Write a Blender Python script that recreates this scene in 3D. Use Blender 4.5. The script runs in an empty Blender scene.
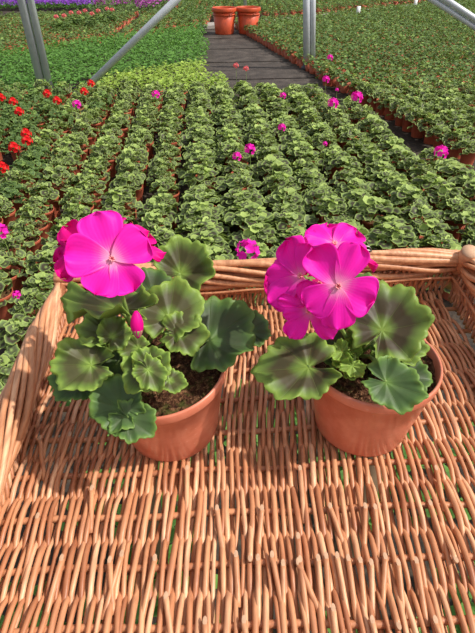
import bpy, math, random
import numpy as np
from mathutils import Vector
random.seed(7); RNG = np.random.default_rng(7)
C = bpy.context.scene.collection
sc = bpy.context.scene
PI = math.pi

# ------------------------------------------------------------------ camera
F = 478.0; CX, CY = 237.5, 316.5; PITCH = math.radians(37.7)
CAM = np.array([0.0, 0.0, 1.20])
WZ = 0.77                                   # height of the woven tray floor
cp, sp = math.cos(PITCH), math.sin(PITCH)
def ray(px, py):
    u = px - CX; v = CY - py
    return np.array([u, F*cp + v*sp, -F*sp + v*cp])
def at(px, py, z):
    d = ray(px, py); t = (z - CAM[2]) / d[2]
    return CAM + d*t
def T(px, py, h):                           # point h above the tray floor
    return at(px, py, WZ + h)
def proj(p):
    q = np.asarray(p, float) - CAM
    zc = q[1]*cp - q[2]*sp; yc = q[1]*sp + q[2]*cp
    if zc < .02: return (-9999, -9999)
    return (CX + F*q[0]/zc, CY - F*yc/zc)
cam = bpy.data.cameras.new('camera'); co = bpy.data.objects.new('camera', cam); C.objects.link(co)
co.location = CAM; co.rotation_euler = (PI/2 - PITCH, 0, 0)
cam.sensor_fit = 'VERTICAL'; cam.sensor_height = 24; cam.lens = 24*F/633.0
cam.clip_start = .01; cam.clip_end = 300
sc.camera = co

# ------------------------------------------------------------------ helpers
class MB:
    """collects vertices, faces and point attributes for one mesh"""
    def __init__(s): s.v=[]; s.f3=[]; s.f4=[]; s.n=0; s.rho=[]; s.th=[]; s.rnd=[]; s.m3=[]; s.m4=[]
    def add(s, v, f, rho=None, th=None, rnd=0.5, mat=0):
        v = np.asarray(v, float).reshape(-1,3); k=len(v)
        s.v.append(v)
        s.rho.append(np.zeros(k) if rho is None else np.broadcast_to(np.asarray(rho,float),(k,)))
        s.th.append(np.zeros(k) if th is None else np.broadcast_to(np.asarray(th,float),(k,)))
        s.rnd.append(np.broadcast_to(np.asarray(rnd,float),(k,)))
        f3,f4 = f
        if len(f3): s.f3.append(np.asarray(f3)+s.n); s.m3.append(np.full(len(f3),mat))
        if len(f4): s.f4.append(np.asarray(f4)+s.n); s.m4.append(np.full(len(f4),mat))
        s.n += k
    def mesh(s, name, mats, smooth=True):
        me = bpy.data.meshes.new(name)
        v = np.concatenate(s.v); me.vertices.add(len(v)); me.vertices.foreach_set('co', v.ravel().astype(np.float32))
        f3 = np.concatenate(s.f3) if s.f3 else np.zeros((0,3),int)
        f4 = np.concatenate(s.f4) if s.f4 else np.zeros((0,4),int)
        m = np.concatenate(([*s.m3] if s.m3 else [np.zeros(0)])+([*s.m4] if s.m4 else [np.zeros(0)])).astype(np.int32)
        nl = len(f3)*3+len(f4)*4
        me.loops.add(nl); me.loops.foreach_set('vertex_index', np.concatenate([f3.ravel(), f4.ravel()]).astype(np.int32))
        me.polygons.add(len(f3)+len(f4))
        st = np.concatenate([np.arange(len(f3))*3, len(f3)*3+np.arange(len(f4))*4]).astype(np.int32)
        me.polygons.foreach_set('loop_start', st)
        for mt in (mats if isinstance(mats,(list,tuple)) else [mats]): me.materials.append(mt)
        me.polygons.foreach_set('material_index', m)
        if smooth: me.polygons.foreach_set('use_smooth', np.ones(len(me.polygons), bool))
        for nm, a in (('rho',s.rho),('theta',s.th),('rnd',s.rnd)):
            at_ = me.attributes.new(nm,'FLOAT','POINT'); at_.data.foreach_set('value', np.concatenate(a).astype(np.float32))
        me.update(calc_edges=True); me.validate()
        return me
def link(name, data, parent=None, loc=None):
    o = bpy.data.objects.new(name, data); C.objects.link(o)
    if parent is not None: o.parent = parent
    if loc is not None: o.location = loc
    return o
def tag(o, label=None, cat=None, group=None, kind=None):
    if label: o['label']=label
    if cat: o['category']=cat
    if group: o['group']=group
    if kind: o['kind']=kind
    return o
def empty(name, loc=(0,0,0), rot=(0,0,0)):
    o = bpy.data.objects.new(name, None); C.objects.link(o); o.location=loc; o.rotation_euler=rot
    o.empty_display_size=.02
    return o
def unit(a):
    a=np.asarray(a,float); return a/max(1e-9,np.linalg.norm(a))
def tube(path, rad, sides=8, caps=True):
    P=np.asarray(path,float); n=len(P); rad=np.broadcast_to(np.asarray(rad,float),(n,))
    tg=np.gradient(P,axis=0); tg/=np.maximum(1e-9,np.linalg.norm(tg,axis=1))[:,None]
    up=np.array([0,0,1.]) if abs(tg[0][2])<.9 else np.array([1.,0,0])
    a=unit(np.cross(tg[0],up)); A=np.zeros((n,3))
    for i in range(n):
        a=unit(a-tg[i]*np.dot(a,tg[i])); A[i]=a
    B=np.cross(tg,A)
    an=np.arange(sides)*2*PI/sides
    V=P[:,None,:]+rad[:,None,None]*(np.cos(an)[None,:,None]*A[:,None,:]+np.sin(an)[None,:,None]*B[:,None,:])
    V=V.reshape(-1,3)
    i=np.arange(n-1)[:,None]*sides; j=np.arange(sides)[None,:]; j2=(j+1)%sides
    f4=np.stack([i+j,i+j2,i+sides+j2,i+sides+j],-1).reshape(-1,4)
    f3=[]
    if caps:
        V=np.vstack([V,P[0],P[-1]]); c0=n*sides
        f3=[[c0,(k+1)%sides,k] for k in range(sides)]+[[c0+1,(n-1)*sides+k,(n-1)*sides+(k+1)%sides] for k in range(sides)]
    return V,(f3,f4)
def spline(pts, n=14):
    P=[np.asarray(p,float) for p in pts]
    if len(P)==2: return np.array([P[0]+(P[1]-P[0])*t for t in np.linspace(0,1,n)])
    P=[2*P[0]-P[1]]+P+[2*P[-1]-P[-2]]; out=[]
    m=len(P)-3; per=max(2,n//m)
    for i in range(m):
        p0,p1,p2,p3=P[i:i+4]
        for t in np.linspace(0,1,per,endpoint=(i==m-1)):
            out.append(.5*((2*p1)+(-p0+p2)*t+(2*p0-5*p1+4*p2-p3)*t*t+(-p0+3*p1-3*p2+p3)*t**3))
    return np.array(out)
def lathe(prof, sides=40):
    """prof: list of (r,z); closed caps where r==0"""
    V=[];n=len(prof)
    an=np.arange(sides)*2*PI/sides
    for r,z in prof: V.append(np.stack([r*np.cos(an),r*np.sin(an),np.full(sides,z)],-1))
    V=np.concatenate(V)
    i=np.arange(n-1)[:,None]*sides; j=np.arange(sides)[None,:]; j2=(j+1)%sides
    return V,([],np.stack([i+j,i+j2,i+sides+j2,i+sides+j],-1).reshape(-1,4))
def box(c, s, rot=0):
    x,y,z=[q/2 for q in s]
    V=np.array([[a*x,b*y,d*z] for d in(-1,1) for b in(-1,1) for a in(-1,1)],float)
    if rot:
        R=np.array([[math.cos(rot),-math.sin(rot),0],[math.sin(rot),math.cos(rot),0],[0,0,1]]); V=V@R.T
    return V+np.asarray(c),([],[[0,2,3,1],[4,5,7,6],[0,1,5,4],[2,6,7,3],[0,4,6,2],[1,3,7,5]])

# ------------------------------------------------------------------ materials
class NT:
    def __init__(s,name):
        s.m=bpy.data.materials.new(name); s.m.use_nodes=True; s.t=s.m.node_tree; s.t.nodes.clear()
        s.out=s.n('ShaderNodeOutputMaterial')
    def n(s,typ,**k):
        nd=s.t.nodes.new(typ)
        for a,b in k.items(): setattr(nd,a,b)
        return nd
    def l(s,a,b): s.t.links.new(a,b)
    def attr(s,nm): return s.n('ShaderNodeAttribute',attribute_name=nm).outputs['Fac']
    def val(s,sock,v):
        if isinstance(v,(int,float,tuple)): sock.default_value = v if not isinstance(v,tuple) else (tuple(v)+(1,) if len(v)==3 and sock.type=='RGBA' else v)
        else: s.l(v,sock)
    def math(s,op,a,b=0.0,c=None,clamp=False):
        nd=s.n('ShaderNodeMath',operation=op,use_clamp=clamp); s.val(nd.inputs[0],a); s.val(nd.inputs[1],b)
        if c is not None: s.val(nd.inputs[2],c)
        return nd.outputs[0]
    def mix(s,f,a,b,blend='MIX'):
        nd=s.n('ShaderNodeMix',data_type='RGBA',blend_type=blend); s.val(nd.inputs[0],f); s.val(nd.inputs[6],a); s.val(nd.inputs[7],b)
        return nd.outputs[2]
    def noise(s,scale,detail=3,vec=None,rough=.55):
        nd=s.n('ShaderNodeTexNoise'); nd.inputs['Scale'].default_value=scale; nd.inputs['Detail'].default_value=detail
        nd.inputs['Roughness'].default_value=rough
        if vec is None: vec=s.n('ShaderNodeTexCoord').outputs['Object']
        s.l(vec,nd.inputs['Vector']); return nd.outputs['Fac']
    def ramp(s,f,stops):
        nd=s.n('ShaderNodeValToRGB'); e=nd.color_ramp.elements
        while len(e)<len(stops): e.new(.5)
        for k,(p,c) in enumerate(stops):
            e[k].position=p; e[k].color=(c+(1,)) if isinstance(c,tuple) else (c,c,c,1)
        s.val(nd.inputs[0],f); return nd.outputs[0]
    def bsdf(s,col,rough=.5,spec=.5,bump=None,bd=.01,trans=None,tmix=0,sheen=0,metal=0):
        b=s.n('ShaderNodeBsdfPrincipled'); s.val(b.inputs['Base Color'],col); s.val(b.inputs['Roughness'],rough)
        b.inputs['Specular IOR Level'].default_value=spec; b.inputs['Metallic'].default_value=metal
        if bump is not None:
            bp=s.n('ShaderNodeBump'); bp.inputs['Distance'].default_value=bd; bp.inputs['Strength'].default_value=1; s.l(bump,bp.inputs['Height'])
            s.l(bp.outputs[0],b.inputs['Normal'])
        o=b.outputs[0]
        if trans is not None:
            tr=s.n('ShaderNodeBsdfTranslucent'); s.val(tr.inputs[0],trans)
            mx=s.n('ShaderNodeMixShader'); mx.inputs[0].default_value=tmix; s.l(o,mx.inputs[1]); s.l(tr.outputs[0],mx.inputs[2]); o=mx.outputs[0]
        s.l(o,s.out.inputs[0]); return s.m
def srgb(r,g,b):
    f=lambda c:(c/255/12.92) if c/255<=.04045 else ((c/255+.055)/1.055)**2.4
    return (f(r),f(g),f(b))

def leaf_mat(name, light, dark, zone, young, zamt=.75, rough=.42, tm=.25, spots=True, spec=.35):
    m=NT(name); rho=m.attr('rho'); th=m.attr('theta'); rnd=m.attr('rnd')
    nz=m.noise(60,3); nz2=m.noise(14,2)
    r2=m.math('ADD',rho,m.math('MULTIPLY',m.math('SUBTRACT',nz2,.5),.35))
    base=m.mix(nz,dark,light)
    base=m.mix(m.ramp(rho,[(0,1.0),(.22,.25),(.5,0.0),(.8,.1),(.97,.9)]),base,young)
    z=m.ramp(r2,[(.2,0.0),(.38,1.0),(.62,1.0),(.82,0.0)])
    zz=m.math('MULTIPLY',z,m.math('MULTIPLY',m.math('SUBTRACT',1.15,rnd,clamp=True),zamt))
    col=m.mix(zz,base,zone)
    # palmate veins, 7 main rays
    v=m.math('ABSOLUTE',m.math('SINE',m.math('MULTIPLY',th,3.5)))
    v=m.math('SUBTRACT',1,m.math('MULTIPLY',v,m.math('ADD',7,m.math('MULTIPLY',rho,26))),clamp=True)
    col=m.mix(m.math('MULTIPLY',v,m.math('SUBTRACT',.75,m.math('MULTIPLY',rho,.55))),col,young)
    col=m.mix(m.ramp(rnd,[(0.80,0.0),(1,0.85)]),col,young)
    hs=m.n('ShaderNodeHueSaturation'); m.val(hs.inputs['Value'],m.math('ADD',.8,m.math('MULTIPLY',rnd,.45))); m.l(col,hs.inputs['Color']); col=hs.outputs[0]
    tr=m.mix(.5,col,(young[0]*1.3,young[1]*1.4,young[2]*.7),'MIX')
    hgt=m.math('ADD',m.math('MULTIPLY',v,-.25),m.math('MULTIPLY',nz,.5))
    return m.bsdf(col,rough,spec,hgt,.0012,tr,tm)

M={}
M['leaf']=leaf_mat('geranium_leaf',srgb(126,150,76),srgb(84,112,48),srgb(78,64,48),srgb(152,182,80),zamt=.95,rough=.48,tm=.26)
M['leafd']=leaf_mat('geranium_leaf_dark_shaded',srgb(82,112,62),srgb(56,84,44),srgb(66,68,48),srgb(112,144,66),zamt=.6,rough=.5,tm=.2)  # darker leaf tone, with shade painted in for leaves lying behind others
M['bg']=leaf_mat('bed_geranium_leaf',srgb(128,150,96),srgb(84,110,66),srgb(72,60,54),srgb(160,180,98),zamt=.95,rough=.55,tm=.22,spec=.25)
M['bgd']=leaf_mat('far_geranium_leaf',srgb(98,128,74),srgb(60,88,50),srgb(62,70,50),srgb(128,154,80),zamt=.5,rough=.6,tm=.22,spec=.25)
M['pars']=leaf_mat('parsley_leaf',srgb(104,150,66),srgb(64,112,44),srgb(50,90,44),srgb(112,156,74),zamt=.2,rough=.6,tm=.3)
M['lime']=leaf_mat('young_leaf',srgb(158,184,84),srgb(118,156,62),srgb(110,146,62),srgb(180,200,96),zamt=.2,rough=.6,tm=.3)

def petal_mat(name, main, deep, pale, tm=.35):
    m=NT(name); rho=m.attr('rho'); th=m.attr('theta'); rnd=m.attr('rnd')
    st=m.math('SINE',m.math('MULTIPLY',th,70)); nz=m.noise(90,3)
    c=m.mix(m.math('MULTIPLY',m.math('ADD',nz,m.math('MULTIPLY',st,.12)),.6,clamp=True),main,deep)
    f=m.ramp(m.math('ADD',rho,m.math('MULTIPLY',st,.03)),[(.03,.9),(.13,.6),(.28,.1),(.45,0.0)])
    f=m.math('MULTIPLY',f,m.math('ADD',.45,m.math('MULTIPLY',rnd,.55)))
    c=m.mix(f,c,pale)
    tr=m.mix(.6,c,main)
    return m.bsdf(c,.5,.2,m.math('ADD',m.math('MULTIPLY',st,.04),m.math('MULTIPLY',nz,.8)),.0006,tr,tm)
M['pink']=petal_mat('magenta_petal',srgb(255,44,205),srgb(250,16,176),srgb(255,205,226))
M['pinkd']=petal_mat('deep_magenta_petal',srgb(246,22,166),srgb(228,6,124),srgb(244,80,155))
M['red']=petal_mat('red_petal',srgb(240,40,44),srgb(214,16,24),srgb(240,70,60))
M['salmon']=petal_mat('salmon_petal',srgb(246,130,136),srgb(230,96,104),srgb(250,190,180))
M['purple']=petal_mat('purple_petal',srgb(168,96,214),srgb(130,66,190),srgb(200,150,235))
M['magentaf']=petal_mat('mauve_petal',srgb(190,90,180),srgb(150,60,150),srgb(220,160,220))

m=NT('green_stem'); M['stem']=m.bsdf(m.mix(m.noise(80),srgb(120,150,70),srgb(150,172,96)),.5,.4,trans=srgb(150,180,80),tmix=.12)
m=NT('woody_stem'); M['wstem']=m.bsdf(m.mix(m.noise(120),srgb(150,116,88),srgb(188,156,120)),.65,.3)
m=NT('stamen'); M['stamen']=m.bsdf(m.mix(m.noise(400),srgb(250,190,190),srgb(240,90,120)),.5,.3)
m=NT('terracotta_plastic')
tc=m.n('ShaderNodeTexCoord').outputs['Object']
sep=m.n('ShaderNodeSeparateXYZ'); m.l(tc,sep.inputs[0])
n1=m.noise(55,5,tc); n2=m.noise(260,2,tc)
c=m.mix(m.ramp(n1,[(.35,0.0),(.7,1.0)]),srgb(222,138,110),srgb(208,120,92))
c=m.mix(m.ramp(n2,[(.66,0.0),(.78,.5)]),c,srgb(226,168,146))
M['pot']=m.bsdf(c,.27,.5,n1,.0004,srgb(220,110,70),.06)
m=NT('terracotta_bed_pot'); c=m.mix(m.noise(30,4),srgb(196,106,78),srgb(156,76,52))
M['bpot']=m.bsdf(c,.55,.3)
m=NT('potting_compost')
n1=m.noise(240,6,rough=.7); n2=m.noise(60,3); n3=m.noise(110,4)
c=m.ramp(n1,[(.3,srgb(40,22,16)),(.5,srgb(92,58,40)),(.68,srgb(176,132,94))])
c=m.mix(m.ramp(n3,[(.52,0.0),(.66,.75)]),c,srgb(84,92,40))
M['soil']=m.bsdf(c,.9,.2,m.math('ADD',n1,m.math('MULTIPLY',n2,1.2)),.006)
def wick(name, tint=1.0):
    m=NT(name); rnd=m.attr('rnd'); rho=m.attr('rho')
    tc=m.n('ShaderNodeTexCoord').outputs['Object']
    mp=m.n('ShaderNodeMapping'); mp.inputs['Scale'].default_value=(1,.18,1); m.l(tc,mp.inputs[0])
    n1=m.noise(160,3,mp.outputs[0]); n2=m.noise(25,3,tc)
    c=m.ramp(rnd,[(0,srgb(158,98,66)),(.35,srgb(192,130,92)),(.7,srgb(214,156,114)),(1,srgb(238,190,150))])
    c=m.mix(m.ramp(n1,[(.35,.55),(.62,0.0)]),c,srgb(146,84,58))
    c=m.mix(m.ramp(n2,[(.4,0.0),(.75,.45)]),c,srgb(216,156,112))
    return m.bsdf(c,.42,.42,n1,.0006)
M['wick']=wick('peeled_willow')
m=NT('cut_willow_end'); M['cut']=m.bsdf(m.mix(m.noise(300),srgb(214,178,146),srgb(176,138,112)),.7,.2)
m=NT('galvanised_steel'); c=m.mix(m.noise(25,4),srgb(176,184,192),srgb(214,218,224)); M['galv']=m.bsdf(c,.4,.6,metal=.15)
m=NT('dark_steel'); M['dsteel']=m.bsdf(srgb(70,72,78),.5,.4,metal=.5)
m=NT('wire'); M['wire']=m.bsdf(srgb(120,118,114),.35,.5,metal=.9)
m=NT('orange_bucket_plastic'); c=m.mix(m.ramp(m.noise(9,5),[(.4,0.0),(.7,1.0)]),srgb(206,84,48),srgb(172,76,50)); M['bucket']=m.bsdf(c,.42,.4)
m=NT('white_plastic'); M['white']=m.bsdf(srgb(236,238,240),.5,.4)
# weed-matting ground cloth with fold lines
m=NT('black_ground_cloth'); tc=m.n('ShaderNodeTexCoord').outputs['Object']
n1=m.noise(3,5,tc); n2=m.noise(40,4,tc)
c=m.ramp(n1,[(.3,srgb(40,36,34)),(.6,srgb(66,58,52)),(.8,srgb(96,82,70))])
c=m.mix(m.ramp(n2,[(.5,0.0),(.7,.5)]),c,srgb(104,86,68))
M['cloth']=m.bsdf(c,.85,.2,n2,.01)
m=NT('path_cloth'); tc=m.n('ShaderNodeTexCoord').outputs['Object']
n1=m.noise(6,5,tc); n2=m.noise(60,3,tc)
c=m.ramp(n1,[(.3,srgb(50,46,44)),(.6,srgb(78,72,68)),(.8,srgb(108,98,90))])
M['path']=m.bsdf(m.mix(m.ramp(n2,[(.5,0.0),(.75,.5)]),c,srgb(120,104,88)),.8,.2,n2,.006)
m=NT('concrete'); M['conc']=m.bsdf(m.mix(m.noise(12,6),srgb(178,172,166),srgb(140,134,128)),.85,.2)
m=NT('grey_timber'); M['timber']=m.bsdf(m.mix(m.noise(20,4),srgb(110,90,70),srgb(140,116,92)),.8,.2)

# ------------------------------------------------------------------ leaves & petals
def leaf_geo(seg, rings, rg, fold=.05, cup=.12, scal=.05, lobes=7, gap=.16, droop=0.0, lob=.04):
    """unit leaf: petiole joins at the origin, blade tip towards +x, normal +z"""
    th=np.linspace(-PI+gap, PI-gap, seg)
    ph=rg.uniform(0,6.28); k=rg.uniform(.94,1.06,5); irr=1+ (lob>.05)*(.045*np.cos(2.5*th+ph)-.05*np.exp(-((np.abs(th)-rg.uniform(.8,1.3))/.10)**2)-.05*np.exp(-((th-rg.uniform(-.4,.4))/.08)**2))
    r=.80+.20*np.cos(th*.97)
    r=r*(1+lob*k[0]*np.cos(lobes*th)+ .02*np.cos(2*th+ph))
    r=r*(1+scal*(np.abs(np.cos(lobes*1.5*th+ph*.1))-.5)+.012*np.cos(5*th+ph))*np.clip((PI-gap+.12-np.abs(th))/.35,.75,1)
    r=r*irr
    rho=np.linspace(0,1,rings+1)[1:]
    R,TH=np.meshgrid(rho,th,indexing='ij')
    rr=R*r[None,:]
    x=rr*np.cos(TH); y=rr*np.sin(TH)
    z=cup*R**2-droop*np.maximum(0,x)**2-.45*fold*R*np.cos(lobes*TH)+ 1.3*fold*R**3*np.sin(3*TH+ph)+ .8*fold*R**4*np.sin(8*TH+ph*2)+.4*fold*R**6*np.sin(17*TH+ph)
    V=np.vstack([[0,0,0],np.stack([x,y,z],-1).reshape(-1,3)])
    f3=[[0,1+j,2+j] for j in range(seg-1)]
    i=(np.arange(rings-1)*seg)[:,None]; j=np.arange(seg-1)[None,:]
    f4=np.stack([1+i+j,1+i+seg+j,1+i+seg+j+1,1+i+j+1],-1).reshape(-1,4) if rings>1 else np.zeros((0,4),int)
    return V,(f3,f4),np.concatenate([[0],R.ravel()]),np.concatenate([[0],TH.ravel()])
def frame(x, n):
    x=unit(x); n=np.asarray(n,float); n=unit(n-x*np.dot(n,x)); y=np.cross(n,x)
    return np.stack([x,y,n],1)
def petal_geo(L, W, seg=12, rows=12, cup=.15, ruffle=.05, curl=0.0, rg=RNG, notch=0.0):
    """petal from origin along +x"""
    t=np.linspace(0,1,rows); s=np.linspace(-1,1,seg)
    w=W*.5*np.clip(np.sin(PI*np.clip(t,0,1)**.78)**.62*.96+.10*(1-t),0.03,None)
    w=W*.5*np.clip((t**.62)*(1-t**6.5)**.5*1.12,.05,None)
    Tt,S=np.meshgrid(t,s,indexing='ij'); ph=rg.uniform(0,6.28)
    x=L*(Tt-.03*S**2*Tt-notch*np.exp(-(S/.3)**2)*Tt**6); y=w[:,None]*S
    z=cup*L*(S**2)*.5*Tt*(1-.3*Tt)+curl*L*Tt**2+ruffle*L*Tt**2*np.sin(3.2*S+ph)+ruffle*.5*L*Tt**3*np.sin(7*S+ph*2)
    V=np.stack([x,y,z],-1).reshape(-1,3)
    i=(np.arange(rows-1)*seg)[:,None]; j=np.arange(seg-1)[None,:]
    f4=np.stack([i+j,i+seg+j,i+seg+j+1,i+j+1],-1).reshape(-1,4)
    return V,([],f4),Tt.ravel(),(S*.5).ravel()

# ------------------------------------------------------------------ bed plants (prototypes)
def foliage_mesh(name, seed, mat, N=58, R=.105, H=.10, lr=(.017,.027), z0=.105, seg=15, young=.25):
    rg=np.random.default_rng(seed); b=MB()
    for k in range(N):
        u=(k+.5)/N; r=R*u**.55*rg.uniform(.88,1.12); a=k*2.39996+rg.uniform(-.3,.3)
        h=z0+H*(1-(r/R)**2*.85)*rg.uniform(.7,1.08)-.012
        if rg.random()<.18: h-=.03
        size=rg.uniform(*lr)*(.72+.4*r/R)
        c=np.array([r*math.cos(a),r*math.sin(a),h])
        out=np.array([math.cos(a),math.sin(a),0])
        nrm=unit(np.array([0,0,1])+out*(.25+.75*r/R)*rg.uniform(.5,1.2)+rg.normal(0,.22,3))
        xd=unit(out+rg.normal(0,.5,3)*[1,1,.2])
        V,f,rho,th=leaf_geo(seg,2,rg,fold=.10,cup=rg.uniform(-.1,.35),scal=.07,gap=.12,lob=.03)
        Fm=frame(xd,nrm); V=V*size@Fm.T+c-xd*size*.3
        yv=rg.uniform(0,.72)
        if r<R*.45 and rg.random()<young*2.2: yv=rg.uniform(.85,1)
        b.add(V,f,rho,th,yv)
    # stems
    for k in range(9):
        a=rg.uniform(0,6.28); r=R*rg.uniform(.3,.8)
        V,f=tube(spline([(0,0,z0-.02),(r*.4*math.cos(a),r*.4*math.sin(a),z0+.03),(r*math.cos(a),r*math.sin(a),z0+H*.5)],6),.0016,4,False)
        b.add(V,f,mat=1)
    return b.mesh(name,[mat,M['stem']])
def bed_pot_mesh(rt=.06, rb=.045, h=.118, sides=24):
    b=MB()
    V,f=lathe([(rb*.0+.001,0),(rb,0),(rb,.004),(rt-.004,h-.016),(rt-.001,h-.014),(rt,h-.001),(rt-.001,h),(rt-.004,h-.001),(rt-.006,h-.016)],sides); b.add(V,f)
    return b.mesh('pot',M['bpot'])
def soil_mesh(rt=.055, h=.104, sides=24, rings=6, amp=.002, mat=None, name='compost'):
    rg=np.random.default_rng(3); b=MB()
    prof=[(rt*(1-i/rings)+.0005,h) for i in range(rings+1)]
    V,f=lathe(prof,sides); V[:,2]+=rg.normal(0,amp,len(V)); f=([],[q[::-1] for q in f[1]]); b.add(V,f)
    return b.mesh(name,mat or M['soil'])
FOL=[foliage_mesh('foliage',s,M['bg'],N=[44,38,48,40,45][s%5],R=.088+.006*(s%3),H=.085+.015*(s%3),lr=(.020,.034),z0=.122,young=.24) for s in range(7)]
FOLR=[foliage_mesh('foliage',20+s,M['bgd'],N=42,R=.095,H=.10,young=.1,lr=(.021,.032),z0=.12) for s in range(3)]
POT=bed_pot_mesh(); SOIL=soil_mesh()
def umbel_mesh(mat, seed, R=.030, nf=11, pr=.017):
    rg=np.random.default_rng(seed); b=MB()
    for k in range(nf):
        u=(k+.5)/nf; el=math.asin(1-u*1.25); a=k*2.4+rg.uniform(-.3,.3)
        n=np.array([math.cos(el)*math.cos(a),math.cos(el)*math.sin(a),math.sin(el)]); c=n*R*rg.uniform(.75,1)
        x0=unit(np.cross(n,[.3,.2,1])); y0=np.cross(n,x0)
        for j in range(5):
            ang=j*2*PI/5+rg.uniform(-.2,.2); d=x0*math.cos(ang)+y0*math.sin(ang)
            V,f,rho,th=petal_geo(pr,pr*.95,5,5,rg=rg,ruffle=.08)
            b.add(V@frame(unit(d+n*.35),n).T+c,f,rho+.3,th,.3)
    return b.mesh('flower_head',mat)
HEAD={k:umbel_mesh(M[k],5+i) for i,k in enumerate(('pink','red','salmon'))}
def stalk_mesh(h):
    b=MB(); V,f=tube(spline([(0,0,.11),(.004,.002,.11+(h-.11)*.5),(0,0,h)],7),.0016,6,False); b.add(V,f)
    return b.mesh('flower_stalk',M['stem'])

def bed_plant(x, y, label, group, rz, fi, meshes=FOL, flower=None, fh=.27, off=(0,0), s=1.0, fs=1.0, lean=-.022, fsc=1.0):
    e=empty('potted_geranium',(x,y,0),(0,0,rz)); e.scale=(s,s,s)
    tag(e,label,'potted plant',group)
    link('pot',POT,e); link('compost',SOIL,e); fo=link('foliage',meshes[fi%len(meshes)],e,(lean*math.cos(rz),-lean*math.sin(rz),0)); fo.scale=(fsc,fsc,1)
    if flower:
        st=link('flower_stalk',stalk_mesh(fh),e,(off[0],off[1],0))
        hd=link('flower_head',HEAD[flower],e,(off[0],off[1],fh)); hd.scale=(fs,fs,fs)
    return e

# ------------------------------------------------------------------ ground
def slab(name,pts,z,mat,th=.01,kind='structure'):
    b=MB(); n=len(pts); V=[(p[0],p[1],z) for p in pts]+[(p[0],p[1],z-th) for p in pts]
    me=bpy.data.meshes.new(name); fs=[list(range(n)),list(range(2*n-1,n-1,-1))]+[[i,i+n,(i+1)%n+n,(i+1)%n] for i in range(n)]
    me.from_pydata(V,[],fs); me.materials.append(mat); me.update()
    o=link(name,me); o['kind']=kind; return o
slab('floor',[(-30,-6),(30,-6),(30,60),(-30,60)],0,M['cloth'],.05)

# edge line of the right-hand bed on the ground
E0=at(262,44,.02)[:2]; E1=at(475,172,.02)[:2]
ed=unit(E0-E1); en=np.array([ed[1],-ed[0]])      # en points to the right bed
def side(p): return float(np.dot(np.asarray(p[:2])-E1,en))
BACK=at(200,78,.22)[1]
print('edge',E0,E1,'back',BACK, 'en',en)

# tray outline (world)
XL,XR=-.254,.334
def yfar(x): return .556+(x-XL)/(XR-XL)*.066
Y0=.03
def xleft(y): return XL+.042*(yfar(XL)-y)/(yfar(XL)-Y0)
def under_tray(px,py): # pixel is covered by the tray
    if py<262: return False
    xl = 57-(py-275)*.44
    return px>xl+12

def in_frame(p,m=14):
    x,y=proj(p); return -m<x<475+m and -m<y<633+m
# main bed
a4=math.radians(4); rd=np.array([-math.sin(a4),math.cos(a4)]); rp=np.array([math.cos(a4),math.sin(a4)])
cands=[]
for i in range(-22,22):
    ph=random.uniform(0,.17)
    shift=0
    for j in range(0,34):
        w=(i*.212+random.gauss(0,.013)); l=.55+j*.155+ph+random.gauss(0,.012)
        if (i%4)==0: w+=.0
        p=rp*w+rd*l
        top=np.array([p[0],p[1],.17])
        if not in_frame(top,20): continue
        px,py=proj(top)
        if p[1]>BACK+max(0,(-p[0])*.0): continue
        if side(p)>-.30: continue
        if under_tray(px,py-8): continue
        if p[1]<.9 and p[0]>-.5: continue
        cands.append((p[0],p[1],px,py))
print('main bed',len(cands))
# flowering plants: pixel of the bloom, height
blooms=[('pink',156,95,'a single pink bloom in the back rows left of centre'),
 ('pink',330,58,'a pink bloom right of the upright steel post foot'),
 ('pink',326,80,'a pink bloom just below the foot of the upright steel post'),
 ('pink',283,96,'a small pink bloom in the back of the main bed'),
 ('pink',337,90,'a tiny pink bloom at the back edge of the main bed'),
 ('pink',333,104,'a broad pink bloom left of the largest one at the bed edge'),
 ('pink',357,98,'the largest pink bloom at the back right edge of the main bed'),
 ('pink',282,128,'a low pink bloom in the middle of the main bed'),
 ('pink',250,150,'a small pink bloom, the right one of a close pair, over centre'),
 ('pink',237,157,'a small upright pink bloom, the left one of a close pair'),
 ('pink',325,144,'a faded pink bud in the middle right of the main bed'),
 ('pink',441,153,'a vivid pink bloom on tall stalk near the right side'),
 ('pink',248,252,'a pink bloom peeping over the far rim of the tray'),
 ('pink',77,105,'a pink bloom among the red ones at the left'),
 ('pink',1,232,'a pink bloom cut by the left side of the photograph'),
 ('pink',17,295,'tiny pink buds close to the tray, at its left'),
 ('salmon',236,66,'salmon pink blooms beside the path of black cloth'),
 ('salmon',246,69,'a low salmon bloom right of the taller salmon one'),
 ('red',47,94,'a red bloom at the foot of the pair of leaning steel pipes'),
 ('red',57,101,'red blooms right below the foot of the pipes'),
 ('red',1,98,'a red bloom cut by the left side, in the back'),
 ('red',13,102,'a red bloom second from the left side, in the back'),
 ('red',19,112,'a small red bloom below the back left ones'),
 ('red',84,92,'a red bloom at the foot of the slanting brace, lower of two'),
 ('red',91,84,'a red bloom at the foot of the slanting brace, upper of two'),
 ('red',26,134,'a red bloom above a brighter cluster, near the left'),
 ('red',27,141,'a full red bloom at the left, lower of a stacked pair'),
 ('red',14,148,'a wide red bloom over the dark ground gap at the left'),
 ('red',2,168,'a red bloom cut by the left side, nearest of the red ones')]
used={}
FH={12:.30}
for bi,(kind,bx,by,lb) in enumerate(blooms):
    best=None
    fh=.275 if bi not in FH else FH[bi]
    if kind=='salmon':
        dr=ray(bx,by); w=CAM+dr*((BACK-.02)/dr[1]); fh=float(w[2])
    else: w=at(bx,by,fh)
    for ci,(x,y,px,py) in enumerate(cands):
        if ci in used: continue
        d=math.hypot(x-w[0],y-w[1])
        if best is None or d<best[0]: best=(d,ci)
    if best[0]<.16: used[best[1]]=(bi,w,fh)
    else: used[('x',bi)]=(bi,w,fh)
cands=cands[:]
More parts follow.
